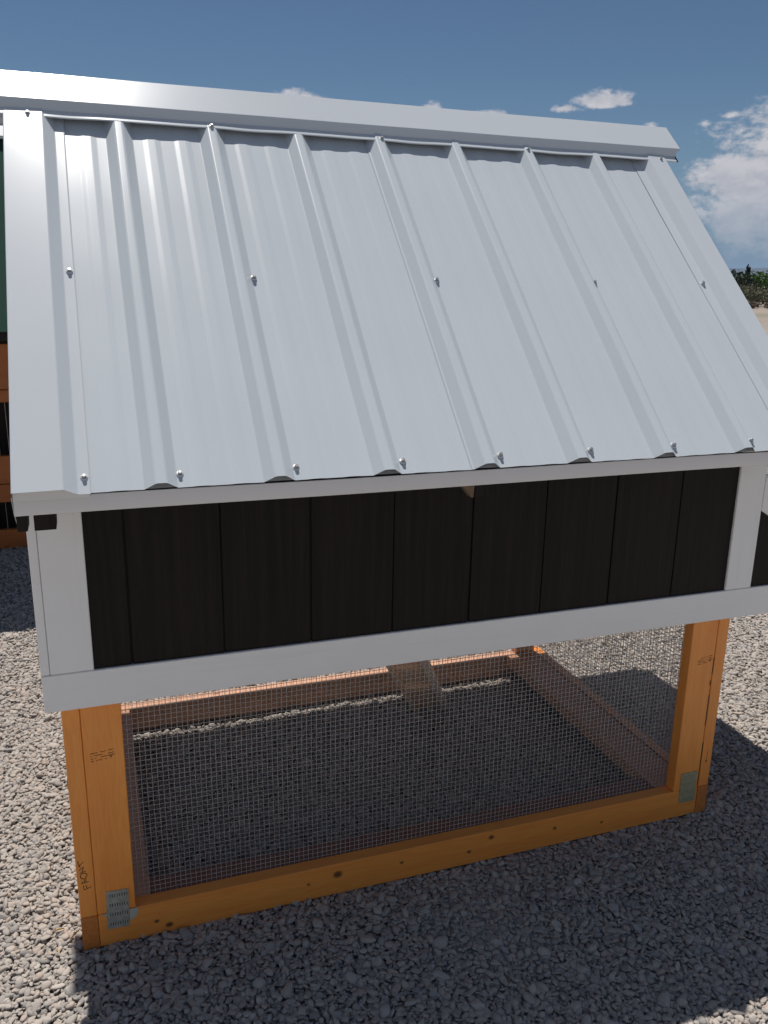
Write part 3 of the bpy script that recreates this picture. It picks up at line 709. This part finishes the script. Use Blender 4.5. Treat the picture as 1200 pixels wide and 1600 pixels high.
plant('juniper_tree', 'dark green juniper tree at the right roof edge, leftmost of the far plants', 'tree', 49.3, 54.9,
      [(49.6, 54.9, 1.55, 1.25, 1.4, 1.0), (48.7, 55.6, 1.75, .8, .9, .65), (50.3, 54.3, 1.2, .8, 1, .9)], LM['jun'], 2600, .11, 3)
plant('cypress_tree', 'narrow dark upright tree rising like a post behind the juniper', 'tree', 52.9, 57.3,
      [(52.7, 57.3, 1.8, .22, .22, 1.12)], LM['jun'], 1500, .10, 4)
plant('green_bush', 'bright green rounded bush beside the dark juniper', 'bush', 52.6, 55.0,
      [(52.2, 55.2, 1.5, 1.3, 1.4, 1.05), (53.6, 54.0, 1.7, 1.5, 1.5, 1.15), (51.2, 55.6, 1.1, .8, .9, .8), (55, 52.5, 1.5, 1.5, 1.5, 1.2)], LM['grn'], 5200, .12, 5)
for i, (x, y, s, lb) in enumerate([(43.2, 46.9, 1.15, 'grey green sagebrush in front of the bright bush, against the roof edge'), (45.0, 45.6, 1.2, 'grey green sagebrush at the right picture edge'),
                                   (45.3, 48.6, 1.25, 'grey green sagebrush behind the others, below the juniper')]):
    plant('sagebrush', lb, 'bush', x, y, [(x, y, .62*s, .95*s, .9, .62*s), (x+.6, y-.3, .5*s, .7, .7, .5*s)], LM['sage'], 2200, .075, 10+i, False, 'sagebrush at the edge of the yard', 'foliage')
for i, (x, y, s, lb) in enumerate([(41.6, 44.4, .8, 'dry brown brush heap with pale twigs on the bare ground'), (42.9, 43.4, .9, 'dry brown brush at the right picture edge in front of the sagebrush')]):
    plant('dry_brush', lb, 'brush', x, y, [(x, y, .28*s, .8*s, .6, .32*s)], LM['dry'], 900, .09, 20+i, False, 'dry brush heaps', 'twigs')
M['rock'] = simple('pale_rock', (.42, .34, .27, 1), .85, 0, .3, 3)
bm = bmesh.new(); bmesh.ops.create_icosphere(bm, subdivisions=2, radius=1)
for v in bm.verts: v.co = Vector((v.co.x*.45, v.co.y*.3, v.co.z*.28))*(1+.18*math.sin(v.co.x*5)*math.cos(v.co.y*4+1))
me = bpy.data.meshes.new('boulder'); bm.to_mesh(me); bm.free(); me.materials.append(M['rock'])
o = bpy.data.objects.new('boulder', me); COL.objects.link(o); o.location = (41.1, 45.2, .55); o.location.z = .18
tag(o, 'pale tan boulder lying beside the dry brush', 'boulder')
# far blue hills
m_, G = new_mat('far_hill'); nz = G.noise(G.n('ShaderNodeTexCoord').outputs['Object'], .004, 5, .6)
finish(G, G.mix(nz, (.035, .045, .045, 1), (.07, .07, .065, 1)), .9)
V = []; F = []; nA = 80; rows = 8
for j in range(rows):
    for k in range(nA+1):
        a = rad(-40+k*130/nA); dd = 4300+j*180
        hgt = 97+12*math.sin(a*5+1)+8*math.sin(a*17)+4*math.sin(a*41)
        z = -2+hgt*math.sin(math.pi*.5*min(1, j/4))*(1 if j <= 4 else 1-(j-4)*.2)
        V.append((dd*math.sin(a), dd*math.cos(a), z))
for j in range(rows-1):
    for k in range(nA): a_ = j*(nA+1)+k; F.append((a_, a_+1, a_+nA+2, a_+nA+1))
h = mesh_obj('hills', V, F, m_, smooth=True); h['kind'] = 'structure'

# pale summer air over the whole place
HZ = 7200
V = [(-HZ, -HZ, -1.1), (HZ, -HZ, -1.1), (HZ, HZ, -1.1), (-HZ, HZ, -1.1), (-HZ, -HZ, 150), (HZ, -HZ, 150), (HZ, HZ, 150), (-HZ, HZ, 150)]
hm_ = bpy.data.materials.new('air_haze'); hm_.use_nodes = True; hm_.node_tree.nodes.clear()
pv = hm_.node_tree.nodes.new('ShaderNodeVolumePrincipled'); pv.inputs['Density'].default_value = 1.3e-4; pv.inputs['Color'].default_value = (.50, .68, .95, 1)
oo = hm_.node_tree.nodes.new('ShaderNodeOutputMaterial'); hm_.node_tree.links.new(pv.outputs[0], oo.inputs['Volume'])
hz = mesh_obj('haze', V, BOXF, hm_); hz['kind'] = 'stuff'

# ------------------------------------------------------------------ small things on the gravel
M['straw'] = simple('straw', (.55, .34, .08, 1), .6)
for i, (x, y, l, a_, lb) in enumerate([(-.020, .05, .035, .9, 'tiny orange wood splinter on the gravel, touching the lower left corner post'), (-.055, .0, .030, 1.7, 'tiny yellow wood splinter on the gravel, nearest the camera of the three'),
                                     (-.058, .078, .026, .2, 'tiny orange wood chip on a pale pebble left of the FRONT lettering')]):
    dx, dy = math.cos(a_)*l/2, math.sin(a_)*l/2; px, py = -dy*.09, dx*.09
    V = [(x-dx, y-dy, .006), (x+px, y+py, .008), (x+dx, y+dy, .005), (x-px, y-py, .008), (x-dx, y-dy, .009), (x+px, y+py, .012), (x+dx, y+dy, .008), (x-px, y-py, .012)]
    o = mesh_obj('wood_splinter', V, BOXF, M['straw']); tag(o, lb, 'wood splinter', 'wood splinters on the gravel')
